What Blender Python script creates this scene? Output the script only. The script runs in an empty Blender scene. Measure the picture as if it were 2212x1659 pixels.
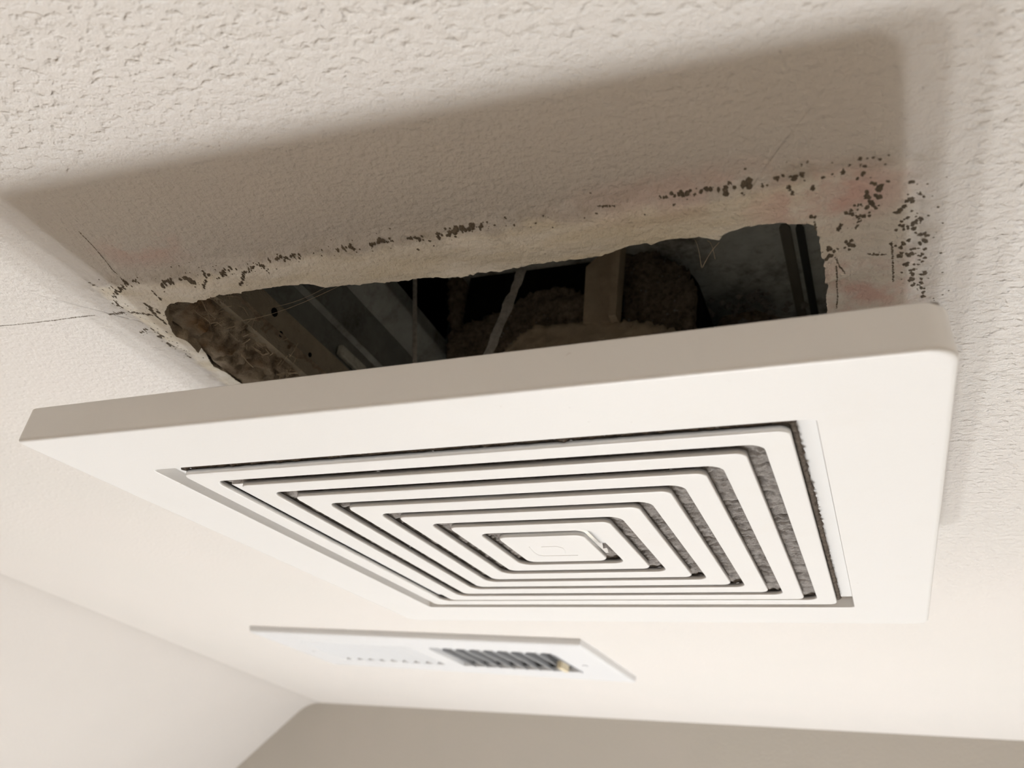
import bpy, bmesh, math, random
from mathutils import Vector, Matrix, noise
from mathutils.geometry import tessellate_polygon
random.seed(7)
SC = bpy.context.scene
COL = SC.collection
ZC = 2.44                      # ceiling height above the floor (metres); geometry below is relative to the ceiling plane

# ------------------------------------------------------------------ camera, world, lights, exposure
cam_d = bpy.data.cameras.new('camera')
cam = bpy.data.objects.new('camera', cam_d)
COL.objects.link(cam)
cam_d.sensor_width = 36.0
cam_d.lens = 36.0 * 1843.0 / 2212.0
cam_d.clip_start = 0.01
R_CAM = ((0.9162075465637073, 0.37688992521810644, 0.13607981440611383),
         (-0.06841426556144062, 0.4817475707733121, -0.8736353737811338),
         (-0.39482049071369246, 0.7911215218429485, 0.4671654073125452))   # rows: right, down, forward
rt, dn, fw = (Vector(v) for v in R_CAM)
m = Matrix((rt, -dn, -fw)).transposed().to_4x4()
m.translation = Vector((0.136167, -0.337166, -0.170403 + ZC))
cam.matrix_world = m
cam_d.dof.use_dof = True
cam_d.dof.focus_distance = 0.325
cam_d.dof.aperture_fstop = 16.0
SC.camera = cam

W = bpy.data.worlds.new('world')
SC.world = W
W.use_nodes = True
W.node_tree.nodes['Background'].inputs[0].default_value = (1, 0.95, 0.9, 1)
W.node_tree.nodes['Background'].inputs[1].default_value = 0.0

BULB_W = 14.4
def bulb(x, y, z, w):
    l = bpy.data.lights.new('vanity_bulb', 'POINT')
    l.energy = w
    l.color = (0.955, 0.975, 1.0)
    l.shadow_soft_size = 0.035
    o = bpy.data.objects.new('vanity_bulb', l)
    COL.objects.link(o)
    o.location = (x, y, z + ZC)
for bx in (-0.31, -0.11, 0.09, 0.29):
    bulb(bx, 0.73 - 0.2208 * bx, -1.24, BULB_W)

SC.view_settings.view_transform = 'Standard'
SC.view_settings.look = 'None'
SC.view_settings.gamma = 1.0
SC.view_settings.use_curve_mapping = False
SC.view_settings.exposure = 0.0
SC.cycles.max_bounces = 10
SC.cycles.diffuse_bounces = 8
SC.cycles.use_denoising = True

# ------------------------------------------------------------------ helpers
def link(o, parent=None, z=True):
    COL.objects.link(o)
    if parent is not None:
        o.parent = parent
    elif z:
        o.location.z = ZC
    return o

def obj(name, verts, faces, mat, parent=None, smooth=False):
    me = bpy.data.meshes.new(name)
    me.from_pydata([tuple(v) for v in verts], [], faces)
    me.update()
    me.materials.append(mat)
    if smooth:
        for p in me.polygons:
            p.use_smooth = True
    return link(bpy.data.objects.new(name, me), parent)

def fix(o):
    bm = bmesh.new(); bm.from_mesh(o.data)
    bmesh.ops.recalc_face_normals(bm, faces=bm.faces)
    bm.to_mesh(o.data); bm.free()
    return o

def empty(name, label, cat, loc=(0, 0, 0), group=None):
    o = bpy.data.objects.new(name, None)
    COL.objects.link(o)
    o.empty_display_size = 0.02
    o.location = (loc[0], loc[1], loc[2] + ZC)
    o['label'] = label
    o['category'] = cat
    if group:
        o['group'] = group
    return o

def box(x0, x1, y0, y1, z0, z1):
    v = [(x, y, z) for z in (z0, z1) for y in (y0, y1) for x in (x0, x1)]
    f = [(0, 2, 3, 1), (4, 5, 7, 6), (0, 1, 5, 4), (2, 6, 7, 3), (0, 4, 6, 2), (1, 3, 7, 5)]
    return v, f

def wn(o):
    w = o.modifiers.new('weighted_normal', 'WEIGHTED_NORMAL'); w.mode = 'FACE_AREA'; w.weight = 100; w.thresh = 0.001
    return o

class MB:
    def __init__(s): s.v = []; s.f = []
    def add(s, vf):
        n = len(s.v); s.v += [tuple(a) for a in vf[0]]; s.f += [tuple(i + n for i in f) for f in vf[1]]
        return s
    def build(s, name, mat, parent=None, smooth=False): return obj(name, s.v, s.f, mat, parent, smooth)

def bevel(o, w, seg=2):
    b = o.modifiers.new('bevel', 'BEVEL'); b.width = w; b.segments = seg; b.limit_method = 'ANGLE'
    return o

def extrude_poly(pts, lo, hi, axis):
    """polygon in the two other axes, pushed from lo to hi along axis (closed solid)"""
    n = len(pts)
    def P(p, t):
        return {0: (t, p[0], p[1]), 1: (p[0], t, p[1]), 2: (p[0], p[1], t)}[axis]
    v = [P(p, lo) for p in pts] + [P(p, hi) for p in pts]
    tris = tessellate_polygon([[Vector((p[0], p[1], 0)) for p in pts]])
    f = [tuple(t) for t in tris] + [tuple(i + n for i in reversed(t)) for t in tris]
    f += [(i, (i + 1) % n, n + (i + 1) % n, n + i) for i in range(n)]
    return v, f

def tube(pts, rad, seg=8, jitter=0.0):
    pts = [Vector(p) for p in pts]
    v, f = [], []
    n = len(pts)
    for i, p in enumerate(pts):
        d = (pts[min(i + 1, n - 1)] - pts[max(i - 1, 0)]).normalized()
        a = d.orthogonal().normalized() if i == 0 else (a - d * a.dot(d)).normalized()
        b = d.cross(a)
        r = rad[i] if isinstance(rad, (list, tuple)) else rad
        for k in range(seg):
            t = 2 * math.pi * k / seg
            rr = r * (1 + jitter * random.uniform(-1, 1))
            v.append(p + (a * math.cos(t) + b * math.sin(t)) * rr)
    for i in range(n - 1):
        for k in range(seg):
            f.append((i * seg + k, i * seg + (k + 1) % seg, (i + 1) * seg + (k + 1) % seg, (i + 1) * seg + k))
    f.append(tuple(range(seg - 1, -1, -1))); f.append(tuple((n - 1) * seg + k for k in range(seg)))
    return v, f

def rrect(hx, hy, rad, z, cx=0.0, cy=0.0, seg=7, sharp=1.0):
    out = []
    for sx, sy, a0 in ((1, 1, 0), (-1, 1, 90), (-1, -1, 180), (1, -1, 270)):
        r = rad * (sharp if sx < 0 and sy < 0 else 1.0)
        for k in range(seg + 1):
            a = math.radians(a0 + 90 * k / seg)
            out.append((cx + sx * (hx - r) + r * math.cos(a), cy + sy * (hy - r) + r * math.sin(a), z))
    return out

def loops(ls, closed=True):
    n = len(ls[0]); v = [p for l in ls for p in l]; f = []
    m = len(ls)
    for i in range(m if closed else m - 1):
        a, b = i * n, ((i + 1) % m) * n
        for k in range(n):
            f.append((a + k, a + (k + 1) % n, b + (k + 1) % n, b + k))
    return v, f

def nz(x, y, z, s=1.0): return noise.noise(Vector((x * s, y * s, z * s)))

# ------------------------------------------------------------------ materials
def mat(name, col, rough=0.6, spec=0.3, metal=0.0):
    m = bpy.data.materials.new(name); m.use_nodes = True
    b = m.node_tree.nodes['Principled BSDF']
    b.inputs['Base Color'].default_value = (*col, 1)
    b.inputs['Roughness'].default_value = rough
    b.inputs['Metallic'].default_value = metal
    b.inputs['Specular IOR Level'].default_value = spec
    return m

class NT:
    def __init__(s, m): s.t = m.node_tree; s.b = s.t.nodes['Principled BSDF']; s.tc = s.t.nodes.new('ShaderNodeTexCoord').outputs['Object']
    def n(s, typ, **kw):
        nd = s.t.nodes.new(typ)
        for k, v in kw.items(): setattr(nd, k, v)
        return nd
    def l(s, a, b): s.t.links.new(a, b)
    def noise(s, scale, detail=3, rough=0.5, vec=None, dist=0.0):
        nd = s.n('ShaderNodeTexNoise'); nd.inputs['Scale'].default_value = scale
        nd.inputs['Detail'].default_value = detail; nd.inputs['Roughness'].default_value = rough; nd.inputs['Distortion'].default_value = dist
        s.l(vec or s.tc, nd.inputs['Vector']); return nd.outputs['Fac']
    def ramp(s, fac, a, b, ca=(0, 0, 0), cb=(1, 1, 1)):
        nd = s.n('ShaderNodeValToRGB'); e = nd.color_ramp.elements
        e[0].position = a; e[1].position = b; e[0].color = (*ca, 1); e[1].color = (*cb, 1)
        s.l(fac, nd.inputs[0]); return nd.outputs[0]
    def math(s, op, a, b=None, clamp=False):
        nd = s.n('ShaderNodeMath', operation=op, use_clamp=clamp)
        for i, q in enumerate((a, b)):
            if q is None: continue
            if isinstance(q, (int, float)): nd.inputs[i].default_value = q
            else: s.l(q, nd.inputs[i])
        return nd.outputs[0]
    def mix(s, fac, a, b):
        nd = s.n('ShaderNodeMix', data_type='RGBA')
        for i, q in ((0, fac), (6, a), (7, b)):
            if isinstance(q, (int, float)): nd.inputs[i].default_value = q
            elif isinstance(q, tuple): nd.inputs[i].default_value = (*q, 1)
            else: s.l(q, nd.inputs[i])
        return nd.outputs[2]
    def bump(s, h, dist, strength=1.0, prev=None):
        nd = s.n('ShaderNodeBump'); nd.inputs['Strength'].default_value = strength; nd.inputs['Distance'].default_value = dist
        s.l(h, nd.inputs['Height'])
        if prev: s.l(prev, nd.inputs['Normal'])
        return nd.outputs[0]
    def col(s, c): s.l(c, s.b.inputs['Base Color'])
    def nrm(s, n): s.l(n, s.b.inputs['Normal'])
    def blob(s, x, y, rx, ry):
        """soft stain centred at x, y (object space): 1 inside, 0 outside"""
        mp = s.n('ShaderNodeMapping'); mp.vector_type = 'POINT'
        mp.inputs['Location'].default_value = (-x / rx, -y / ry, 0); mp.inputs['Scale'].default_value = (1 / rx, 1 / ry, 0)
        s.l(s.tc, mp.inputs['Vector'])
        ln = s.n('ShaderNodeVectorMath', operation='LENGTH'); s.l(mp.outputs[0], ln.inputs[0])
        return s.ramp(ln.outputs['Value'], 0.25, 1.0, (1, 1, 1), (0, 0, 0))

def ceiling_mat():
    m = mat('painted_drywall', (0.68, 0.65, 0.62), 0.75, 0.2); q = NT(m)
    sep = q.n('ShaderNodeSeparateXYZ'); q.l(q.tc, sep.inputs[0])
    X, Y = sep.outputs[0], sep.outputs[1]
    # bare, once covered strip around the opening: no paint, slightly yellow gypsum
    ax = q.math('ABSOLUTE', X); ay = q.math('ABSOLUTE', Y)
    wob = q.math('MULTIPLY', q.math('SUBTRACT', q.noise(60, 3), 0.5), 0.010)
    d = q.math('ADD', q.math('MAXIMUM', ax, ay), wob)
    bare = q.ramp(q.math('MULTIPLY', d, 5.0), 0.735, 0.75, (1, 1, 1), (0, 0, 0))
    bare = q.math('MULTIPLY', bare, q.ramp(q.math('MULTIPLY', X, 4.0), 0.44, 0.52, (1, 1, 1), (0.3, 0.3, 0.3)))
    mp = q.n('ShaderNodeMapping'); mp.inputs['Scale'].default_value = (0.22, 1.0, 1.0); q.l(q.tc, mp.inputs['Vector'])
    streak = q.noise(85, 5, 0.65, mp.outputs[0])
    barecol = q.mix(q.ramp(streak, 0.35, 0.68), (0.95, 0.925, 0.87), (0.80, 0.74, 0.61))
    tone = q.mix(q.ramp(q.noise(6, 4, 0.6), 0.3, 0.75), (0.685, 0.653, 0.622), (0.665, 0.642, 0.610))
    c = q.mix(bare, tone, barecol)
    pn = q.ramp(q.noise(55, 4, 0.6), 0.42, 0.58)
    for (x, y, rx, ry, a) in ((.127, -.139, .028, .016, .8), (.134, -.092, .022, .030, .75), (-.108, -.164, .03, .012, .45), (0.09, -.151, .05, .012, .35)):
        c = q.mix(q.math('MULTIPLY', q.math('MULTIPLY', q.blob(x, y, rx, ry), pn), a), c, (0.68, 0.45, 0.41))
    # yellow-grey grime hugging the cut edge and the old outline of the cover
    gr = q.math('MULTIPLY', q.ramp(q.math('ABSOLUTE', q.math('SUBTRACT', d, 0.15)), 0.0, 0.008, (1, 1, 1), (0, 0, 0)), q.ramp(q.noise(90, 5, 0.7), 0.45, 0.7))
    c = q.mix(q.math('MULTIPLY', gr, 0.45), c, (0.35, 0.29, 0.20))
    q.col(c)
    # knock-down texture: flattened splatters over an orange-peel ground
    far = q.ramp(q.math('MULTIPLY', q.math('MAXIMUM', q.math('MAXIMUM', q.math('MULTIPLY', X, 1.32), ax), ay), 2.0), 0.35, 0.45)
    far = q.math('MULTIPLY', far, q.ramp(Y, 0.0, 0.30, (1, 1, 1), (0.35, 0.35, 0.35)))
    lx = q.math('MULTIPLY', q.ramp(q.math('MULTIPLY', X, -2.0), 0.26, 0.32), q.ramp(q.math('ADD', Y, 0.3), 0.08, 0.16))
    far = q.math('MULTIPLY', far, q.math('SUBTRACT', 1.0, q.math('MULTIPLY', lx, 0.6)))
    mq = q.n('ShaderNodeMapping'); mq.inputs['Scale'].default_value = (0.75, 1.0, 1.0); q.l(q.tc, mq.inputs['Vector'])
    kn = q.ramp(q.noise(330, 2, 0.5, mq.outputs[0]), 0.52, 0.68)
    kb = q.ramp(q.noise(190, 3, 0.55, mq.outputs[0]), 0.50, 0.64)
    n0 = q.bump(q.math('MULTIPLY', kb, far), 0.00026, 1.0)
    n1 = q.bump(q.math('MULTIPLY', kn, far), 0.00042, 1.0, n0)
    fine = q.math('MULTIPLY', q.noise(360, 3, 0.6), q.math('SUBTRACT', 1.0, q.ramp(q.math('MAXIMUM', q.math('MULTIPLY', ax, 1.0), ay), 0.19, 0.26, (0, 0, 0), (0.75, 0.75, 0.75))))
    n2 = q.bump(fine, 0.0012, 1.0, n1)
    q.nrm(n2)
    return m

def plaster_mat(name, col, col2, rough=0.8, sc=60, bs=0.0004):
    m = mat(name, col, rough, 0.2); q = NT(m)
    q.col(q.mix(q.ramp(q.noise(sc / 8, 4, 0.6), 0.35, 0.7), col, col2))
    q.nrm(q.bump(q.noise(sc * 4, 3, 0.6), bs))
    return m

def plastic_mat():
    m = mat('white_plastic', (0.875, 0.865, 0.85), 0.38, 0.4); q = NT(m)
    smear = q.ramp(q.noise(30, 5, 0.65), 0.55, 0.85)
    speck = q.ramp(q.noise(420, 2, 0.5), 0.74, 0.78)
    c = q.mix(q.math('MULTIPLY', smear, 0.14), (0.77, 0.765, 0.755), (0.66, 0.605, 0.52))
    c = q.mix(q.math('MULTIPLY', speck, 0.25), c, (0.40, 0.34, 0.28))
    q.col(c); q.nrm(q.bump(q.noise(500, 2), 0.00004))
    return m

def dust_mat(name, a, b, sc=300):
    m = mat(name, a, 1.0, 0.0); q = NT(m)
    q.col(q.mix(q.ramp(q.noise(sc, 6, 0.7), 0.3, 0.7), a, b))
    q.nrm(q.bump(q.noise(sc * 3, 5, 0.7), 0.0012))
    return m

def galv_mat(name, a, b, metal=0.6, rough=0.5):
    m = mat(name, a, rough, 0.4, metal); q = NT(m)
    c = q.mix(q.ramp(q.noise(70, 5, 0.7), 0.35, 0.7), a, b)
    c = q.mix(q.math('MULTIPLY', q.ramp(q.noise(26, 6, 0.75), 0.5, 0.68), 0.75), c, (0.10, 0.075, 0.05))
    q.col(c); q.nrm(q.bump(q.noise(200, 4), 0.0002))
    return m

M_CEIL = ceiling_mat()
M_WALL = plaster_mat('wall_paint', (0.60, 0.57, 0.54), (0.59, 0.56, 0.53))
M_BACKWALL = plaster_mat('back_wall_paint', (0.66, 0.59, 0.50), (0.63, 0.56, 0.47))
M_FARWALL = plaster_mat('far_wall_paint', (0.565, 0.535, 0.49), (0.55, 0.525, 0.48))
M_FLOOR = plaster_mat('floor_tile', (0.25, 0.185, 0.115), (0.225, 0.165, 0.105), 0.5)
M_GYP = plaster_mat('gypsum_core', (0.62, 0.55, 0.44), (0.35, 0.27, 0.19), 0.95, 90, 0.0015)
M_PLAST = plastic_mat()
M_DUST = dust_mat('grey_lint', (0.52, 0.49, 0.465), (0.27, 0.245, 0.225), 300)
M_DUST_DARK = dust_mat('brown_lint', (0.42, 0.34, 0.26), (0.11, 0.08, 0.06), 260)
M_GALV_LIT = galv_mat('galvanised_lit_face', (0.86, 0.89, 0.86), (0.64, 0.66, 0.63), 0.0, 0.7)  # paler copy of the steel: light on top and far panels painted in
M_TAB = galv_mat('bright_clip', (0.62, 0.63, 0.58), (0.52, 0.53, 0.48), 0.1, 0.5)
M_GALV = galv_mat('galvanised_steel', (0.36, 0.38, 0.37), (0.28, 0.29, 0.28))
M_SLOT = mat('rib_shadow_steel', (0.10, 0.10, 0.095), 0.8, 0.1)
M_BEIGE = dust_mat('dusty_beige_steel', (0.60, 0.51, 0.39), (0.45, 0.37, 0.27), 60)
M_WIRE = dust_mat('dusty_spring_wire', (0.80, 0.77, 0.73), (0.50, 0.475, 0.44), 400)
M_MOLD = dust_mat('mold_growth', (0.19, 0.16, 0.125), (0.30, 0.255, 0.205), 500)
M_FLANGE = dust_mat('dusty_flange', (0.43, 0.385, 0.31), (0.35, 0.31, 0.245), 60)
M_RUBBLE = plaster_mat('crumbled_plaster', (0.86, 0.75, 0.60), (0.26, 0.185, 0.12), 1.0, 700, 0.002)
M_SLOT2 = mat('rib_brown_steel', (0.27, 0.25, 0.21), 0.8, 0.1)  # paler, browner steel for the wider pressed rib
M_LINT = dust_mat('seam_lint', (0.30, 0.255, 0.215), (0.12, 0.098, 0.08), 500)
_q = NT(M_RUBBLE)
_src = _q.b.inputs['Base Color'].links[0].from_socket
_q.col(_q.mix(_q.math('MULTIPLY', _q.ramp(_q.noise(42, 3), 0.54, 0.66), 0.7), _src, (0.46, 0.26, 0.11)))
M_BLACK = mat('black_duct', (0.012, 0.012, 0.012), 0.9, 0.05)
M_REG = mat('register_enamel', (0.74, 0.75, 0.765), 0.35, 0.4)
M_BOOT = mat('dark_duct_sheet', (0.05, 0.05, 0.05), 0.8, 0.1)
M_LEVER = mat('brass_lever', (0.70, 0.62, 0.45), 0.45, 0.4)

# traced outlines on the ceiling plane and inside the box, millimetres
NEAR_EDGE = [(-129.4,-129.3),(-123.6,-132.6),(-118.8,-132.1),(-113.9,-130.1),(-109.7,-132.0),(-106.4,-131.3),(-99.1,-132.5),(-90.2,-131.8),(-87.0,-132.1),(-80.5,-132.4),(-74.1,-133.0),(-68.0,-133.3),(-57.3,-132.1),(-51.2,-128.5),(-45.6,-128.6),(-38.0,-127.4),(-29.1,-126.2),(-17.0,-126.2),(-10.4,-126.8),(-5.7,-126.2),(-1.3,-125.0),(3.4,-124.3),(11.3,-124.7),(20.2,-123.9),(22.7,-124.2),(27.7,-125.1),(34.6,-125.3),(45.6,-124.8),(50.0,-124.9),(56.6,-125.0),(60.7,-126.2),(64.2,-127.4),(65.6,-128.1),(70.7,-128.7),(72.6,-127.3),(76.0,-128.7),(81.3,-129.0),(87.6,-127.6),(91.2,-126.1),(93.3,-124.5),(94.7,-126.9),(97.2,-128.2),(100.8,-129.2),(104.9,-129.4),(110.4,-130.0),(115.7,-129.2),(120.5,-127.7),(122.0,-126.5)]
RIGHT_EDGE = [(122.0,-126.5),(122.8,-118.9),(123.2,-109.2),(122.4,-99.2),(122.7,-95.0),(122.1,-88.7),(121.6,-81.0)]
LEFT_EDGE = [(-129.4,-129.3),(-134.1,-118.9),(-137.2,-113.2),(-133.7,-110.7),(-135.0,-103.7),(-137.7,-94.6),(-139.7,-90.4),(-142.6,-83.8),(-140.2,-77.8)]
MOLD_STROKES = [(1.55,[(-145.6,-141.9),(-137.0,-146.1),(-130.1,-149.8)]),(1.55,[(-126.7,-150.0),(-123.2,-149.3)]),(2.06,[(-114.2,-147.5),(-108.7,-147.9),(-102.8,-148.5),(-99.9,-147.9),(-98.8,-145.3)]),(1.38,[(-91.6,-149.8),(-89.4,-147.6)]),(0.86,[(-91.4,-147.4),(-96.1,-142.9)]),(1.55,[(-86.9,-145.3),(-83.7,-148.1),(-79.6,-149.6),(-77.4,-149.7)]),(1.38,[(-75.7,-149.1),(-75.2,-148.7)]),(1.20,[(-79.2,-141.9),(-75.7,-145.0),(-71.1,-148.1),(-66.9,-149.5),(-63.9,-148.9),(-63.9,-145.8)]),(1.55,[(-60.6,-150.1),(-57.1,-150.2),(-52.7,-150.1)]),(1.55,[(-51.5,-150.4),(-46.3,-149.8)]),(1.20,[(-41.2,-150.1),(-40.5,-149.9)]),(1.55,[(-30.7,-149.9),(-27.8,-150.0),(-25.2,-150.5)]),(1.38,[(-18.4,-150.1),(-15.4,-150.4),(-11.5,-151.1),(-9.2,-150.3)]),(1.38,[(-3.9,-150.2),(-0.4,-150.1),(2.7,-150.4)]),(1.72,[(7.2,-149.9),(9.9,-150.0),(12.5,-150.2),(15.2,-150.5),(17.7,-150.6),(20.7,-150.9),(22.5,-150.3)]),(1.03,[(28.0,-150.4),(28.4,-149.9)]),(1.03,[(-120.4,-144.7),(-120.7,-141.9),(-119.9,-140.1)]),(1.38,[(-95.9,-138.0),(-94.3,-135.8),(-90.8,-135.4)]),(1.38,[(-81.9,-149.2),(-82.8,-146.5)]),(1.03,[(-149.9,-143.4),(-148.9,-141.8)]),(1.55,[(-148.4,-139.4),(-148.7,-136.0),(-148.7,-132.9)]),(1.38,[(-155.0,-116.3),(-150.2,-117.3),(-146.9,-117.5)]),(1.89,[(-147.5,-114.6),(-147.0,-112.3),(-150.4,-109.8)]),(1.55,[(-150.3,-105.8),(-149.4,-103.3),(-149.0,-101.3)]),(1.20,[(-149.1,-94.0),(-148.8,-93.1)]),(2.06,[(-131.0,-137.4),(-131.9,-132.5),(-131.6,-128.3),(-132.2,-125.0)]),(2.06,[(-127.9,-134.5),(-128.7,-131.9)]),(0.69,[(-223.8,-133.4),(-216.3,-132.8),(-200.9,-132.3),(-190.8,-132.0),(-183.1,-132.1),(-174.3,-132.0),(-166.5,-131.6)]),(1.03,[(-159.1,-131.0),(-149.8,-131.0),(-139.6,-130.5),(-133.6,-130.5)]),(0.52,[(-124.5,-179.3),(-126.0,-171.4),(-128.4,-163.3),(-130.8,-156.4),(-131.2,-149.4)]),(1.03,[(81.4,-150.9),(83.7,-150.3)]),(1.55,[(85.4,-151.3),(86.9,-150.7),(89.0,-150.4),(91.5,-150.9)]),(1.72,[(93.4,-151.0),(96.2,-150.6)]),(1.89,[(97.4,-149.5),(99.8,-150.0)]),(1.38,[(100.8,-151.6),(102.9,-151.0)]),(1.72,[(103.9,-150.6),(106.3,-150.6),(107.9,-151.1)]),(1.20,[(109.6,-149.5),(111.6,-149.5)]),(1.38,[(112.8,-150.8),(114.5,-150.9)]),(1.20,[(115.8,-151.2),(116.0,-151.2)]),(1.89,[(117.7,-150.4),(120.0,-149.8),(122.0,-150.1)]),(1.03,[(120.4,-153.5),(121.6,-153.4),(123.0,-154.3)]),(0.86,[(116.7,-147.5),(117.3,-144.8),(117.7,-143.0)]),(1.38,[(123.2,-145.4),(123.4,-144.3)]),(1.20,[(125.4,-148.5),(126.3,-148.0)]),(1.03,[(128.6,-148.2),(128.8,-148.2)]),(1.38,[(130.7,-151.2),(130.8,-151.0)]),(1.55,[(131.1,-147.8),(131.4,-147.7)]),(0.69,[(62.3,-151.1),(67.5,-150.2)]),(0.86,[(89.6,-153.3),(90.9,-152.7)]),(0.69,[(142.4,-114.5),(142.4,-107.5),(142.4,-102.1),(142.4,-93.9)]),(0.86,[(135.7,-109.9),(138.0,-109.1),(140.6,-108.5)]),(0.52,[(126.4,-108.5),(126.2,-101.7),(125.7,-95.3),(125.5,-88.6),(124.6,-81.7)]),(0.69,[(126.3,-113.4),(127.2,-107.7),(128.6,-103.1)]),(1.72,[(124.1,-117.9),(125.8,-116.7),(127.5,-116.3)]),(1.89,[(124.5,-114.1),(126.3,-113.4)]),(1.55,[(129.2,-117.4),(130.6,-118.5),(131.3,-116.7),(131.1,-115.0)]),(1.20,[(128.4,-124.4),(128.2,-125.8),(129.0,-127.5)]),(0.86,[(132.5,-122.6),(133.6,-125.4),(134.0,-127.4)]),(1.20,[(130.7,-131.4),(131.6,-130.1),(133.5,-129.4),(134.7,-128.4)]),(1.20,[(130.8,-131.6),(131.7,-132.0),(132.5,-131.1)]),(1.20,[(133.1,-133.4),(134.6,-132.7),(135.4,-131.9)]),(1.55,[(134.4,-128.7),(136.2,-127.6),(136.6,-129.0)]),(1.72,[(121.1,-134.1),(122.4,-133.8)]),(0.69,[(122.2,-131.8),(122.1,-128.0)]),(2.06,[(137.1,-140.5),(138.3,-141.0),(139.4,-140.2),(140.3,-139.5),(140.0,-138.6),(140.8,-137.4)]),(2.24,[(136.4,-138.7),(136.9,-136.6),(137.6,-135.4),(138.8,-136.1),(138.6,-134.7)]),(1.72,[(136.4,-132.7),(137.2,-133.5),(138.1,-131.8),(138.8,-130.3)]),(2.06,[(135.8,-149.1),(136.2,-148.5),(135.6,-147.5)]),(1.55,[(135.5,-146.2),(135.6,-145.2)]),(1.20,[(133.7,-144.9),(134.1,-144.7)]),(1.38,[(141.0,-141.3),(142.3,-140.5)]),(1.20,[(139.2,-150.3),(140.4,-150.4)]),(1.20,[(135.5,-151.5),(135.6,-151.4)])]
MOLD_DOTS = [(148.1,-139.3),(149.4,-134.6),(150.0,-134.0),(147.9,-131.8),(147.5,-132.2),(146.3,-131.9),(145.6,-128.5),(144.1,-127.8),(148.9,-126.7),(146.2,-123.9),(145.7,-123.7),(149.1,-123.5),(148.5,-121.8),(149.5,-122.8),(144.9,-121.5),(143.6,-120.4),(146.1,-120.1),(148.4,-118.2),(149.1,-117.0),(149.4,-115.8),(151.1,-115.4),(150.8,-113.8),(151.3,-116.2),(146.8,-113.3),(145.6,-112.7),(145.7,-113.5),(142.9,-113.6),(149.7,-111.8),(150.3,-112.0),(150.5,-109.3),(149.0,-109.9),(143.9,-107.8),(144.5,-107.7),(146.5,-106.7),(147.4,-107.4),(148.2,-106.9),(149.0,-107.0),(150.0,-105.6),(150.6,-106.1),(150.5,-103.1),(149.4,-101.9),(148.7,-101.1),(148.2,-100.0),(149.2,-98.2),(148.0,-97.5),(150.7,-96.7),(150.0,-94.9),(147.4,-94.5),(147.0,-93.6),(150.7,-91.6),(150.0,-89.5),(149.4,-88.6),(148.5,-90.8),(151.1,-85.7),(150.9,-87.7),(150.4,-90.4),(145.2,-110.5),(146.3,-101.9)]
EMBLEM_A = [(-4.5,-5.3),(3.4,-5.4),(5.3,-2.6),(5.0,1.8),(3.7,6.2)]
EMBLEM_B = [(-10.5,-5.8),(-11.6,2.2),(-11.2,8.2),(-8.6,10.1),(8.9,10.3)]
BRACKET = [(-20.5,136.2),(-8.5,148.1),(2.3,149.8),(3.1,93.8),(-18.3,94.7)]
SCROLL = [(-118.8,146.2),(-110.5,108.4),(-107.5,82.7),(-46.0,77.0),(-17.8,85.2),(-21.1,117.8),(-25.2,123.4),(-40.6,128.6),(-52.7,128.2),(-61.3,123.1),(-72.7,116.3),(-84.7,112.3),(-99.9,107.2),(-105.5,111.3),(-107.2,129.2),(-106.8,145.5)]
MOTOR = [(1.7,98.8),(-0.3,154.4),(14.2,152.0),(26.0,142.9),(37.3,134.7),(43.1,122.4),(44.5,106.3),(44.3,90.3),(37.8,90.1),(37.1,76.6),(1.5,77.0)]
BASE = [(-48.3,98.1),(-35.2,97.9),(2.9,96.0),(20.5,92.7),(39.0,83.6),(54.1,80.5),(56.9,68.7),(-72.7,71.8),(-63.1,86.8)]

# ------------------------------------------------------------------ setting
A = Vector((-0.862, 1.0414, 0)); B = Vector((-0.7519, 0.2879, 0)); Q = Vector((-1.0134, 1.0739, -0.1227))
WL = Vector((-0.8347, 1.0344, 0)); WR = Vector((0.2535, 0.7940, 0))
wdir = (WR - WL).normalized(); ldir = (B - A).normalized()
def far_y(x): return WL.y + (x - WL.x) * wdir.y / wdir.x
def left_x(y): return A.x + (y - A.y) * ldir.x / ldir.y
BACK, RIGHT = -1.5, 1.35
slope = (Q - A); slope -= ldir * slope.dot(ldir); slope.normalize()      # down the slanted left wall, square to the crease
inw = Vector((-ldir.y, ldir.x, 0)).normalized()
if inw.x < 0: inw = -inw
ang = math.acos(max(-1, min(1, slope.dot(-inw))))
rad = 0.08; tl = rad * math.tan(ang / 2)

def relief(x, y):
    """how far the surface sags under the ceiling plane (positive = down)"""
    r = 0.0
    if -0.156 < y < -0.10 and -0.15 < x < 0.135:
        w = min(1, (x + .15) / .03, (.135 - x) / .03)
        t = max(0.0, (y + .153) / .021)
        r += w * (0.0010 * min(1, t * 5) + 0.0050 * min(t, 1.15) ** 0.9)
        r += w * 0.0008 * nz(x * .5, y * 2.2, .3, 70) * max(0, min(1, t * 3))
    m_ = max(abs(x), abs(y))
    if m_ < 0.15: r -= 0.0004
    return r
# hole in the drywall, ragged near and left, straight at the far side; millimetres
def mm(l): return [Vector((a / 1000, b / 1000)) for a, b in l]
edge_n, edge_r, edge_l = mm(NEAR_EDGE), mm(RIGHT_EDGE), mm(LEFT_EDGE)
outline = list(reversed(edge_l))[:-1]
CXY = Vector((.136167, -.337166))
edge_n = [CXY + (p - CXY) * (1 - relief(p.x, p.y - .003) / .1704) for p in edge_n]
outline = [Vector((-.136, .124)), Vector((-.137, .05)), Vector((-.139, -.03))] + outline + edge_n + edge_r[1:] + [Vector((.122, -.03)), Vector((.123, .04)), Vector((.122, .124))]
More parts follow.
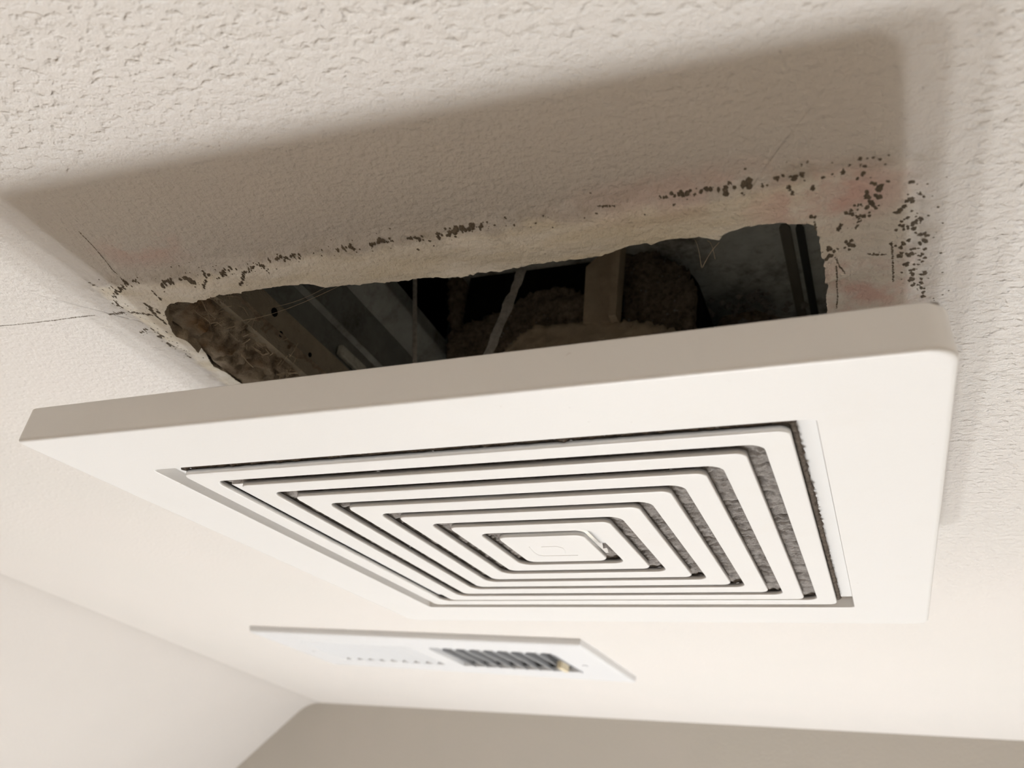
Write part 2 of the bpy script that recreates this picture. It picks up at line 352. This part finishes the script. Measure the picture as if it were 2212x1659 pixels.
# walk round densely
def resample(pts, step):
    out = []
    n = len(pts)
    for i in range(n):
        a, b = pts[i], pts[(i + 1) % n]
        k = max(1, int((b - a).length / step))
        out += [a.lerp(b, j / k) for j in range(k)]
    return out

HO = 0.205
hole = [p + p.normalized() * (.0007 * nz(p.x, p.y, 2, 420) + .0005 * nz(p.x, p.y, 6, 1100)) for p in resample(outline, 0.0009)]
th = [math.atan2(p.y, p.x) for p in hole]
for i in range(1, len(th)):                       # unwrap, then keep the angles rising so that no strip folds over
    while th[i] - th[i - 1] > math.pi: th[i] -= 2 * math.pi
    while th[i] - th[i - 1] < -math.pi: th[i] += 2 * math.pi
up, down = th[:], th[:]
for i in range(1, len(th)): up[i] = max(up[i], up[i - 1])
for i in range(len(th) - 2, -1, -1): down[i] = min(down[i], down[i + 1])
th = [(a + c) / 2 + 1e-5 * i for i, (a, c) in enumerate(zip(up, down))]
def on_square(a):
    x, y = math.cos(a), math.sin(a); s = HO / max(abs(x), abs(y)); return Vector((x * s, y * s))
outer_pt = [on_square(a) for a in th]
for cx, cy in ((HO, HO), (-HO, HO), (-HO, -HO), (HO, -HO)):
    k = min(range(len(outer_pt)), key=lambda i: (outer_pt[i] - Vector((cx, cy))).length); outer_pt[k] = Vector((cx, cy))
NL = 22
verts, faces = [], []
n = len(hole)
for j in range(NL + 1):
    t = (j / NL) ** 1.3
    for p, po in zip(hole, outer_pt):
        o = p.lerp(po, t)
        verts.append((o.x, o.y, -relief(o.x, o.y) * (1 if j < NL else 0)))
for j in range(NL):
    for k in range(n):
        a, b = j * n + k, j * n + (k + 1) % n
        faces.append((a, a + n, b + n, b))
# outer sheet with the opening for the register
rl = (Vector((-0.5309, 0.4415)), math.radians(-3.1))
def reg_pt(x, y):
    c, s = math.cos(rl[1]), math.sin(rl[1]); return Vector((rl[0].x + c * x - s * y, rl[0].y + s * x + c * y))
cl = lambda y: left_x(y) + tl * 1.01 / abs(ldir.y)
yy = far_y(A.x + tl)
q4 = [[(cl(BACK), BACK), (RIGHT, BACK), (RIGHT, -HO), (cl(-HO), -HO)], [(cl(-HO), -HO), (-HO, -HO), (-HO, HO), (cl(HO), HO)], [(HO, -HO), (RIGHT, -HO), (RIGHT, HO), (HO, HO)]]
oc = [(cl(HO), HO), (RIGHT, HO), (RIGHT, far_y(RIGHT)), (cl(yy), yy)]
hc = [tuple(reg_pt(x, y)) for x, y in ((.03, .025), (.37, .025), (.37, .138), (.03, .138))]
q4 += [[oc[k], oc[(k + 1) % 4], hc[(k + 1) % 4], hc[k]] for k in range(4)]
for q in q4:
    off = len(verts); verts += [(p[0], p[1], 0.0) for p in q]; faces.append((off, off + 1, off + 2, off + 3))
ceil = obj('ceiling', verts, faces, M_CEIL)
bm = bmesh.new(); bm.from_mesh(ceil.data)
bmesh.ops.remove_doubles(bm, verts=bm.verts, dist=1e-6)
for f in bm.faces:
    if f.normal.z > 0: f.normal_flip()
    f.smooth = True
bm.to_mesh(ceil.data); bm.free()
ceil['kind'] = 'structure'
# broken thickness of the drywall round the hole
v, f = [], []
rows = [(0.0, 0.0), (0.0012, 0.0015), (0.002, 0.005), (0.0015, 0.009), (0.001, 0.0127)]
for dr, z in rows:
    for i, p in enumerate(hole):
        d = p.normalized()
        w = dr * (1 + 1.2 * nz(p.x, p.y, z, 220)) if z else 0
        v.append((p.x + d.x * w, p.y + d.y * w, z - (relief(p.x, p.y) if z == 0 else 0)))
for j in range(len(rows) - 1):
    for k in range(n):
        f.append((j * n + k, j * n + (k + 1) % n, (j + 1) * n + (k + 1) % n, (j + 1) * n + k))
o = obj('cut_edge', v, f, M_GYP, ceil, True); o.location.z = 0

def structure(name, vf, m):
    o = obj(name, vf[0], vf[1], m); o['kind'] = 'structure'; return o
H = ZC
structure('floor', box(-2.6, RIGHT + .02, BACK - .02, 1.6, -H - .05, -H), M_FLOOR)
structure('wall_right', box(RIGHT, RIGHT + .05, BACK - .02, 1.6, -H, 0.01), M_BACKWALL)
structure('wall_back', box(-2.6, RIGHT + .05, BACK - .05, BACK, -H, 0.01), M_BACKWALL)
nrm = Vector((-wdir.y, wdir.x, 0))
fv = []
for t, z, d in ((-1.6, -H, 0), (1.4, -H, 0), (1.4, .01, 0), (-1.6, .01, 0), (-1.6, -H, .06), (1.4, -H, .06), (1.4, .01, .06), (-1.6, .01, .06)):
    p = WL.lerp(WR, 0.4) + wdir * t + nrm * d; fv.append((p.x, p.y, z))
structure('wall_far', (fv, [(0, 1, 2, 3), (7, 6, 5, 4), (0, 4, 5, 1), (1, 5, 6, 2), (2, 6, 7, 3), (3, 7, 4, 0)]), M_FARWALL)
# slanted left wall, joined to the ceiling by a rounded corner
prof = []
for k in range(13):
    a = ang * k / 12
    prof.append(inw * tl + -inw * (rad * math.sin(a)) + Vector((0, 0, -(rad - rad * math.cos(a)))))
prof.append(slope * 1.0)
e = prof[-1]; prof.append(Vector((e.x, e.y, -H)))
v = []
for y in (BACK - .05, 1.6):
    base = Vector((left_x(y), y, 0))
    v += [base + p for p in prof]
k = len(prof)
wl_o = structure('wall_left', (v, [(i, i + 1, k + i + 1, k + i) for i in range(k - 1)]), M_WALL)
for p in wl_o.data.polygons[:-2]: p.use_smooth = True

# ------------------------------------------------------------------ mold: raised fuzzy growths on the ceiling
mb = MB()
def speck(x, y, rx, ry):
    a0 = random.uniform(0, 6.28); k = 9; vv = []
    z0 = -relief(x, y)
    for i in range(k):
        a = 6.2832 * i / k
        s = random.uniform(.55, 1.25)
        px, py = x + math.cos(a + a0) * rx * s, y + math.sin(a + a0) * ry * s
        vv.append((px, py, -relief(px, py) - 0.00003))
    vv.append((x, y, z0 - min(rx, .0007) * random.uniform(.3, .6)))
    mb.add((vv, [((i + 1) % k, i, k) for i in range(k)]))
def seglen(a, b): return math.hypot(a[0] - b[0], a[1] - b[1])
for w, pts in MOLD_STROKES:
    w *= .001
    thin = w < .0008
    for a, b in zip(pts, pts[1:]):
        L = seglen(a, b) / 1000
        steps = max(1, int(L / (w * (.34 if not thin else .5))))
        for i in range(steps):
            if random.random() < (.12 if not thin else .05): continue
            t = (i + random.random()) / steps
            j = w * (.32 if not thin else .12)
            x = (a[0] + (b[0] - a[0]) * t) / 1000 + random.gauss(0, j); y = (a[1] + (b[1] - a[1]) * t) / 1000 + random.gauss(0, j)
            s = w * random.uniform(.24, .56)
            speck(x, y, s, s * (1.25 if not thin else 1.0))
            if not thin and random.random() < .35:
                speck(x + random.gauss(0, w), y + random.gauss(0, w), s * .4, s * .4)
for x, y in MOLD_DOTS:
    for i in range(random.randint(1, 3)):
        s = random.uniform(.0004, .00085)
        speck(x / 1000 + random.gauss(0, .0005), y / 1000 + random.gauss(0, .0007), s, s * 1.2)
for i in range(170):                              # loose scatter along the old outline
    q = random.random()
    if q < .55: x, y = random.uniform(-.15, .15), -.150 + random.gauss(0, .0025)
    elif q < .8: x, y = .151 + random.gauss(0, .004), random.uniform(-.14, -.07)
    else: x, y = -.146 + random.gauss(0, .003), random.uniform(-.14, -.09)
    s = random.uniform(.0002, .0005); speck(x, y, s, s)
o = mb.build('mold_speck', M_MOLD, ceil); o['kind'] = 'stuff'; o['label'] = 'dark specks of mold along the old outline of the cover'

# ------------------------------------------------------------------ fan housing above the opening
fan = empty('exhaust_fan_housing', 'dusty galvanised steel exhaust fan box recessed in the ceiling opening', 'exhaust fan')
ZT, YF, YN = 0.150, 0.150, -0.128
XL, XR = -0.121, 0.125
obj('top_panel', *box(XL - .002, XR + .002, YN, YF, ZT, ZT + .002), M_GALV_LIT, fan)
fp = obj('far_panel', *box(XL, XR, YF, YF + .002, .013, ZT), M_GALV_LIT, fan)
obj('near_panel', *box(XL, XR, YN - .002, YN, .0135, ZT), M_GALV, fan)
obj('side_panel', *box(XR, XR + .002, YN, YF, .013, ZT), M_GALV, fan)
# left side: pressed profile run along y
pl = [(-.1225, .0345), (-.121, .0345), (-.121, .050), (-.1185, .0525), (-.121, .055), (-.121, .076), (-.1165, .082), (-.111, .089), (-.111, .097), (-.117, .1005), (-.1225, .1005)]
bevel(obj('side_panel', *extrude_poly(pl, YN, YF, 1), M_GALV, fan), .0006)
obj('side_panel', *box(-.1235, -.121, YN, -.012, .1005, ZT), M_GALV, fan)
obj('side_panel', *box(-.1235, -.121, .074, YF, .1005, ZT), M_GALV, fan)
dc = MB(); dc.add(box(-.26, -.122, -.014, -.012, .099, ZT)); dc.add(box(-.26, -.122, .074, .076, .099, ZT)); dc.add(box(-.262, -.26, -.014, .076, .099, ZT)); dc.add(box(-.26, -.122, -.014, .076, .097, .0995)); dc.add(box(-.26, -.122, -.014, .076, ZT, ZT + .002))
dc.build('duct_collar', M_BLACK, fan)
obj('mounting_flange', *box(-.1255, -.1175, YN, YF, .0128, .033), M_FLANGE, fan)
# screw holes in the flange
for y, z, r in ((-.083, .0275, .0022), (-.075, .0205, .0015), (-.052, .023, .0012)):
    o = obj('screw_hole', *tube([(-.1178, y, z), (-.1172, y, z)], r, 10), M_BLACK, fan)
o = obj('clip_tab', *box(-.1205, -.1172, -.030, -.006, .0365, .0425), M_TAB, fan); bevel(o, .0008)
# two long pressed ribs on the top panel, seen from below
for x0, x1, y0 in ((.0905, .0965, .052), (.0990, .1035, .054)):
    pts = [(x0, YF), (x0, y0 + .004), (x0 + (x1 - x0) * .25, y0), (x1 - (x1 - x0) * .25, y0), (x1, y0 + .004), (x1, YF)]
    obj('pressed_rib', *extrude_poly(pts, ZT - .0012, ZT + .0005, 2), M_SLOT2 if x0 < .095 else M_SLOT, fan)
# blower: motor, mounting bracket, scroll and base plate, all under lint
def lumpy(name, pts, y0, y1, m, amp=.002, sc=160, grid=.0022):
    pts = [(a / 1000, b / 1000) for a, b in pts]
    xs = [p[0] for p in pts]; zs = [p[1] for p in pts]
    def inside(x, z):
        c = False; j = len(pts) - 1
        for i in range(len(pts)):
            if (pts[i][1] > z) != (pts[j][1] > z) and x < (pts[j][0] - pts[i][0]) * (z - pts[i][1]) / (pts[j][1] - pts[i][1]) + pts[i][0]: c = not c
            j = i
        return c
    nx = int((max(xs) - min(xs)) / grid) + 3; nzv = int((max(zs) - min(zs)) / grid) + 3
    bmx = bmesh.new(); vd = {}
    def V(i, j):
        if (i, j) not in vd:
            x = min(xs) - grid + i * grid; z = min(zs) - grid + j * grid
            d = abs(nz(x, z, 0, sc)) * amp * 1.6 + nz(x, z, 3, sc * 2.3) * amp * .6
            vd[(i, j)] = bmx.verts.new((x + nz(x, z, 9, 300) * grid * .5, y0 + d, z + nz(x, z, 5, 300) * grid * .5))
        return vd[(i, j)]
    for i in range(nx):
        for j in range(nzv):
            if inside(min(xs) - grid + (i + .5) * grid, min(zs) - grid + (j + .5) * grid):
                bmx.faces.new((V(i, j), V(i + 1, j), V(i + 1, j + 1), V(i, j + 1)))
    be = [e for e in bmx.edges if e.is_boundary]
    r = bmesh.ops.extrude_edge_only(bmx, edges=be)
    for g in r['geom']:
        if isinstance(g, bmesh.types.BMVert): g.co.y = y1
    bmesh.ops.recalc_face_normals(bmx, faces=bmx.faces)
    me = bpy.data.meshes.new(name); bmx.to_mesh(me); bmx.free(); me.materials.append(m)
    for p in me.polygons: p.use_smooth = True
    return link(bpy.data.objects.new(name, me), fan)
lumpy('blower_scroll', SCROLL, .055, .148, M_DUST_DARK, .0035, 120)
lumpy('blower_motor', MOTOR, .060, .140, M_DUST_DARK, .0045, 190)
lumpy('motor_plate', BASE, .050, .140, M_BEIGE, .003, 150)
bp_ = [(a / 1000, b / 1000) for a, b in BRACKET]
br = obj('motor_bracket', *extrude_poly(bp_, .050, .056, 1), M_BEIGE, fan); fix(br); bevel(br, .001)
fl_ = [(bp_[2][0] - .0045, bp_[2][1] + .0005), (bp_[2][0] + .0005, bp_[2][1]), (bp_[3][0] + .0005, bp_[3][1]), (bp_[3][0] - .0035, bp_[3][1])]
fix(obj('bracket_flange', *extrude_poly(fl_, .043, .052, 1), M_BEIGE, fan))
# curved black blower cheek behind the motor
ck = [(-.002 + .049 * math.cos(math.radians(a)), .112 + .040 * math.sin(math.radians(a))) for a in range(-20, 100, 8)]
ck += [(-.002 + .040 * math.cos(math.radians(a)), .108 + .033 * math.sin(math.radians(a))) for a in range(92, -28, -8)]
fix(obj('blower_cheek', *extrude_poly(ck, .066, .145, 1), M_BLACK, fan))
obj('inlet_dark_plate', *box(-.106, -.003, .064, .074, .104, ZT), M_BLACK, fan)  # added black plate, stands in for the dark depth above the scroll
# lint tufts caught on the far wall
tf = MB()
for i in range(105):
    if i < 60: x, yc, z, s = random.gauss(.066, .013), .112 + random.uniform(-.006, .006), random.gauss(.137, .006), random.uniform(.0012, .0032)
    elif i < 88: x, yc, z, s = random.uniform(.004, .036), .0615, random.uniform(.092, .145), random.uniform(.0005, .0014)
    else: x, yc, z, s = random.uniform(-.075, -.028), .0565, random.uniform(.088, .116), random.uniform(.0005, .0012)
    ic = []
    c = Vector((x, yc, z))
    for a, b_ in ((0, 0), (1, 0), (2, 0), (3, 0), (0, 1), (0, -1)):
        d = Vector((math.cos(a * 1.57), .6 * math.sin(a * 1.57), 0)) if b_ == 0 else Vector((0, 0, b_))
        ic.append(c + d * s * random.uniform(.6, 1.3))
    tf.add((ic, [(0, 1, 4), (1, 2, 4), (2, 3, 4), (3, 0, 4), (1, 0, 5), (2, 1, 5), (3, 2, 5), (0, 3, 5)]))
o = tf.build('lint_tuft', M_DUST, fan); o['kind'] = 'stuff'
fix(obj('lint_shelf', *extrude_poly([(.040, .112), (.085, .110), (.084, .126), (.070, .133), (.05, .131)], .110, .149, 1), M_DUST_DARK, fan))

# broken plaster and fibres packed at the left of the opening
def chunk(c, s, k=0):
    b = bmesh.new(); bmesh.ops.create_icosphere(b, subdivisions=2, radius=1)
    vs = [(c[0] + q.co.x * s[0] * (1 + .45 * nz(q.co.x, q.co.y, q.co.z + k, 1.7)), c[1] + q.co.y * s[1] * (1 + .45 * nz(q.co.x, q.co.y, q.co.z + k + 5, 1.7)), c[2] + q.co.z * s[2] * (1 + .4 * nz(q.co.x, q.co.y, q.co.z + k + 9, 2.1))) for q in b.verts]
    fs = [tuple(q.index for q in f_.verts) for f_ in b.faces]; b.free(); return vs, fs
NU, NV = 130, 26
v = []
for i in range(NU + 1):
    y = -.1285 + .105 * i / NU
    xe = -.1335 - .0075 * min(1, max(0, (y + .125) / .04)) if y < -.08 else -.1405
    for j in range(NV + 1):
        t = j / NV
        x = xe + (-.1165 - xe) * t ** .8; z = .0015 + .019 * t ** 1.2
        env = math.sin(math.pi * min(1, t * 1.02 + .02)) ** .6
        d = abs(nz(x, y, z, 130)) * .0065 + nz(x, y, z + 4, 320) * .0028 + nz(x, y, z + 8, 700) * .0012
        v.append((x + d * .8 * env + .001 * nz(y, z, 1, 400), y + nz(x, y, z + 2, 260) * .0015, z - d * .7 * env))
f = [(i * (NV + 1) + j, (i + 1) * (NV + 1) + j, (i + 1) * (NV + 1) + j + 1, i * (NV + 1) + j + 1) for i in range(NU) for j in range(NV)]
rb = obj('plaster_rubble', v, f, M_RUBBLE, None, True); rb['kind'] = 'stuff'
rb['label'] = 'crumbled brown plaster packed along the left edge of the ceiling opening'; rb['category'] = 'rubble'
fb = MB()
for i in range(70):
    p = Vector((random.gauss(-.1225, .003), random.uniform(-.122, -.04), random.uniform(.003, .018)))
    d = Vector((random.uniform(.2, 1), random.uniform(-1, 1), random.uniform(-.7, .7))).normalized() * random.uniform(.004, .012)
    mid = p + d * .5 + Vector((random.uniform(-1, 1), random.uniform(-1, 1), random.uniform(-1, 1))) * .002
    fb.add(tube([p, mid, p + d], random.uniform(.00008, .0002), 4))
o = fb.build('plaster_fibre', M_BEIGE, rb); o['kind'] = 'stuff'; o.location.z = 0

# ------------------------------------------------------------------ the hanging cover
gr = empty('exhaust_fan_grille', 'square white plastic vent cover with concentric slots hanging below the opening', 'vent cover')
G0 = Vector((0.0018072, -0.0029249, -0.0578535))
RG = Matrix(((0.9992980149308347, -0.01006632455423346, -0.03608526659541331), (0.008226006848863522, 0.9986754931946784, -0.05078968501269101), (0.03654873686758087, 0.05045719376198756, 0.9980572435642404)))
mg = RG.to_4x4(); mg.translation = G0 + Vector((0, 0, ZC)); gr.matrix_world = mg
toG = lambda p: RG.transposed() @ (Vector(p) - G0)
RCX, RCY, RHX, RHY = -.0005, -.0022, .1172, .1143
ls = [rrect(.1475, .1475, .005, .0133), rrect(.1489, .1489, .0062, .0135, sharp=.35), rrect(.1494, .1494, .0066, .0130, sharp=.35), rrect(.1503, .1500, .0072, .0016, sharp=.35), rrect(.15025, .14995, .0072, .0008, sharp=.35), rrect(.1498, .1495, .0070, .0002, sharp=.35), rrect(.1486, .1486, .0066, 0, sharp=.35),
      rrect(RHX + .0005, RHY + .0005, .0022, 0, RCX, RCY), rrect(RHX, RHY, .002, .0004, RCX, RCY), rrect(RHX, RHY, .002, .0046, RCX, RCY), rrect(RHX - .0002, RHY - .0002, .002, .005, RCX, RCY),
      rrect(.1104, .1084, .003, .005, RCX, -.0018), rrect(.1104, .1084, .003, .0075, RCX, -.0018), rrect(.1185, .1185, .003, .0075), rrect(.1185, .1185, .003, .0022), rrect(.1462, .1462, .005, .0022)]
fr = fix(obj('frame', *loops(ls), M_PLAST, gr, True))
wn(fr)
def ring(ho, hi, cy=0., cx=0., hoy=None):
    hoy = hoy or ho
    T, Z0 = .0022, .0002
    hiy = hi + hoy - ho
    L = [rrect(ho - .0004, hoy - .0004, .0034, Z0, cx, cy), rrect(ho, hoy, .0036, Z0 + .0005, cx, cy), rrect(ho, hoy, .0036, T, cx, cy), rrect(hi, hiy, .0052, T, cx, cy), rrect(hi, hiy, .0052, Z0 + .0005, cx, cy), rrect(hi + .0004, hiy + .0004, .0054, Z0, cx, cy)]
    o = fix(obj('slat_ring', *loops(L), M_PLAST, gr, True)); wn(o)
ring(.1098, .1013, -.0018, -.0005, .1078)
for a, b in ((.0950, .0862), (.0802, .0708), (.0652, .0558), (.0502, .0405), (.0345, .0250)): ring(a, b)
def plate(hx, hy, z0, z1, r, cx=0, cy=0):
    a, b, c = rrect(hx - .0004, hy - .0004, r, z0, cx, cy), rrect(hx, hy, r, z0 + .0005, cx, cy), rrect(hx, hy, r, z1, cx, cy)
    v, f = loops([a, b, c], False); n_ = len(a)
    f += [tuple(range(n_ - 1, -1, -1)), tuple(range(2 * n_, 3 * n_))]; return v, f
hub = fix(obj('hub', *plate(.0190, .0192, .0000, .0022, .0040), M_PLAST, gr, True)); wn(hub)
bw = MB(); bw.add(box(-.0165, .0256, -.0256, -.0185, 0.0044, .0052)); bw.add(box(.0185, .0256, -.0256, .0065, 0.0044, .0052))
bw.build('hub_bridge', M_PLAST, gr)
# raised mark in the middle of the hub
em = MB()
for L in (EMBLEM_A, EMBLEM_B):
    em.add(tube([(a / 1000 * .9, b / 1000 * .9, .00002) for a, b in L], .00022, 6))
em.build('emblem', M_PLAST, hub)
# thin light web in the outermost slot on the left side
obj('slot_web', *box(-.1012, -.0952, -.092, .090, .0024, .0034), M_PLAST, gr)
# lint packed behind the slots
N = 320; S = .1092
v = []; f = []
for j in range(N + 1):
    for i in range(N + 1):
        x, y = -S + 2 * S * i / N, -S + 2 * S * j / N
        roll = nz(x * .35, y, 0, 230) if abs(x) > abs(y) else nz(x, y * .35, 0, 200)
        d = (1 - abs(roll) * 2.8) * .0015 + nz(x, y, 2, 420) * .0007 + nz(x, y, 7, 900) * .0005
        v.append((x, y - .0016, max(.0024, .0044 - d)))
for j in range(N):
    for i in range(N):
        a = j * (N + 1) + i
        x, y = v[a][0], v[a][1]
        if max(abs(x), abs(y)) < .0185 or (-.0175 < x < .0262 and -.0262 < y < -.018) or (.018 < x < .0262 and -.0262 < y < .0068): continue
        f.append((a, a + N + 1, a + N + 2, a + 1))
o = obj('lint_layer', v, f, M_DUST, gr, True); o['kind'] = 'stuff'; o['label'] = 'grey lint packed behind the slots of the cover'
ll = MB()                                        # brown lint line in the seam round the outermost slat ring
for p0, p1 in (((-.110, -.1098), (.1095, -.1098)), ((.1100, -.109), (.1100, .106)), ((-.1108, .106), (-.1108, -.109))):
    K = 150; pts = []; rr = []
    for k in range(K + 1):
        t = k / K; x = p0[0] + (p1[0] - p0[0]) * t; y = p0[1] + (p1[1] - p0[1]) * t
        pts.append((x + .0004 * nz(x, y, 1, 500), y + .0004 * nz(x, y, 3, 500), .0036 + .0003 * nz(x, y, 5, 300))); rr.append(.0010 * (1 + .8 * nz(x, y, 8, 420)))
    ll.add(tube(pts, rr, 7, .25))
o = ll.build('lint_line', M_LINT, gr, True); o['kind'] = 'stuff'
# torsion spring in V shape holding the cover to the box
vx = Vector((-.0705, 0, -.0505))
def wire(name, top, r, jit, seg):
    a, b = toG(vx), toG(top); K = 40
    pts = [a.lerp(b, k / K) for k in range(K + 1)]
    obj(name, *tube(pts, [r * (1 + jit * .9 * nz(k * .37, r * 900, 0)) for k in range(K + 1)], seg, jit * .35), M_WIRE, gr, True)
wire('spring_arm', (-.1042, 0, .1042), .00125, .12, 10)
wire('spring_arm', (-.0366, 0, .0996), .0023, .5, 12)
co = [toG(vx + Vector((.004 * math.cos(t * .5), -.006 + .012 * t / 60, .004 * math.sin(t * .5)))) for t in range(61)]
obj('spring_coil', *tube(co, .0011, 8), M_WIRE, gr, True)
ob = obj('spring_seat', *box(-.080, -.061, -.010, .010, .0075, .0100), M_PLAST, gr)
# lint crumbs on the top rim
lc = MB()
for x, s in [(-.1465, .0006), (-.146, .0008), (-.1445, .0007), (-.143, .0006), (-.120, .0010), (.014, .0014), (.016, .0018), (.0178, .0012), (.100, .0012), (.112, .0012), (.118, .0012), (.123, .0010), (.127, .0012), (.131, .0014), (.135, .0013), (.139, .0014), (.143, .0013), (.1462, .0012)]:
    lc.add(chunk((x, -.1470 + random.uniform(-.0006, .0003), .0133), (s * 1.2, s * .7, s * .4), x * 900))
o = lc.build('lint_crumb', M_DUST, gr, True); o['kind'] = 'stuff'
hr = MB()
for p0, p1, sag in (((-.131, -.10, .012), (-.05, -.122, .006), .004), ((-.115, -.09, .025), (-.06, -.11, .02), .003), ((.090, -.1255, .001), (.0925, -.1248, -.006), -.002), ((.0865, -.1275, .0005), (.0885, -.1253, -.009), -.002), ((.0935, -.1245, .0005), (.0887, -.1252, -.009), -.001)):
    p0, p1 = Vector(p0), Vector(p1)
    hr.add(tube([p0.lerp(p1, t / 8) - Vector((0, 0, sag * math.sin(t / 8 * 3.14))) for t in range(9)], .00007, 4))
o = hr.build('dust_strand', M_BEIGE, ceil); o['kind'] = 'stuff'

# ------------------------------------------------------------------ supply register farther along the ceiling
rg = empty('air_register', 'white rectangular ceiling air register with two banks of louvres beyond the vent cover', 'air vent', (rl[0].x, rl[0].y, 0))
rg.rotation_euler.z = rl[1]
RW, RH, RT = .400, .163, .0065
O1, O2, OY = (.044, .188), (.212, .356), (.036, .122)
fpm = MB()
lo = lambda i, z: [(i, i, z), (RW - i, i, z), (RW - i, RH - i, z), (i, RH - i, z)]
fpm.add(loops([lo(0, 0), lo(.0006, -RT + .0012), lo(.002, -RT), lo(.004, -RT - .0003)], False))
z = -RT - .0003
xs = [.004, O1[0], O1[1], O2[0], O2[1], RW - .004]; ys = [.004, OY[0], OY[1], RH - .004]
for i in range(5):
    for j in range(3):
        if j == 1 and i in (1, 3): continue
        fpm.add(([(xs[i], ys[j], z), (xs[i + 1], ys[j], z), (xs[i + 1], ys[j + 1], z), (xs[i], ys[j + 1], z)], [(0, 3, 2, 1)]))
for a, b in (O1, O2):
    fpm.add(([(a, OY[0], z), (b, OY[0], z), (b, OY[1], z), (a, OY[1], z), (a, OY[0], z + .004), (b, OY[0], z + .004), (b, OY[1], z + .004), (a, OY[1], z + .004)], [(0, 1, 5, 4), (1, 2, 6, 5), (2, 3, 7, 6), (3, 0, 4, 7)]))
for a, c in (O1, O2):                               # scalloped near edge of each bank
    nb = 9; pw = (c - a) / nb
    for i in range(nb):
        x0 = a + i * pw; arc = [(x0 + pw / 2 - pw / 2 * math.cos(math.pi * k / 8), OY[0] + pw * .62 * (1 - math.sin(math.pi * k / 8))) for k in range(9)]
        vs = [(p[0], p[1], z) for p in arc] + [(p[0], OY[0], z) for p in arc]
        fpm.add((vs, [(k, k + 1, 9 + k + 1, 9 + k) for k in range(8)]))
fpo = fpm.build('faceplate', M_REG, rg)
bm = bmesh.new(); bm.from_mesh(fpo.data); bmesh.ops.remove_doubles(bm, verts=bm.verts, dist=1e-6); bmesh.ops.recalc_face_normals(bm, faces=bm.faces); bm.to_mesh(fpo.data); bm.free()
def blade_mesh(sgn):
    pr = []; ln = .0130 if sgn > 0 else .0085
    for k in range(6):
        t = k / 5
        pr.append((sgn * (ln * t ** 1.4 - ln * .46) , .012 - .0165 * t))
    th = .0007
    pts = pr + [(x + th, z_) for x, z_ in reversed(pr)]
    return extrude_poly(pts, OY[0] - .001, OY[1] + .001, 1)
for (a, b), sgn in ((O1, -1), (O2, 1)):
    me = None; nb = 9
    for i in range(nb):
        x = a + (b - a) * (i + .5) / nb
        if me is None:
            o = fix(obj('blade', *blade_mesh(sgn), M_REG, rg)); me = o.data
        else:
            o = link(bpy.data.objects.new('blade', me), rg)
        o.location = (x, 0, z + .0035)
o = obj('damper_lever', *box(.341, .3465, .085, .106, z - .004, z + .004), M_LEVER, rg); bevel(o, .001)
obj('screw', *tube([(.372, .086, z + .0005), (.372, .086, z - .0008), (.372, .086, z - .0012)], [.0032, .0032, .0018], 12), M_REG, rg)
obj('screw', *tube([(.028, .086, z + .0005), (.028, .086, z - .0008), (.028, .086, z - .0012)], [.0032, .0032, .0018], 12), M_REG, rg)
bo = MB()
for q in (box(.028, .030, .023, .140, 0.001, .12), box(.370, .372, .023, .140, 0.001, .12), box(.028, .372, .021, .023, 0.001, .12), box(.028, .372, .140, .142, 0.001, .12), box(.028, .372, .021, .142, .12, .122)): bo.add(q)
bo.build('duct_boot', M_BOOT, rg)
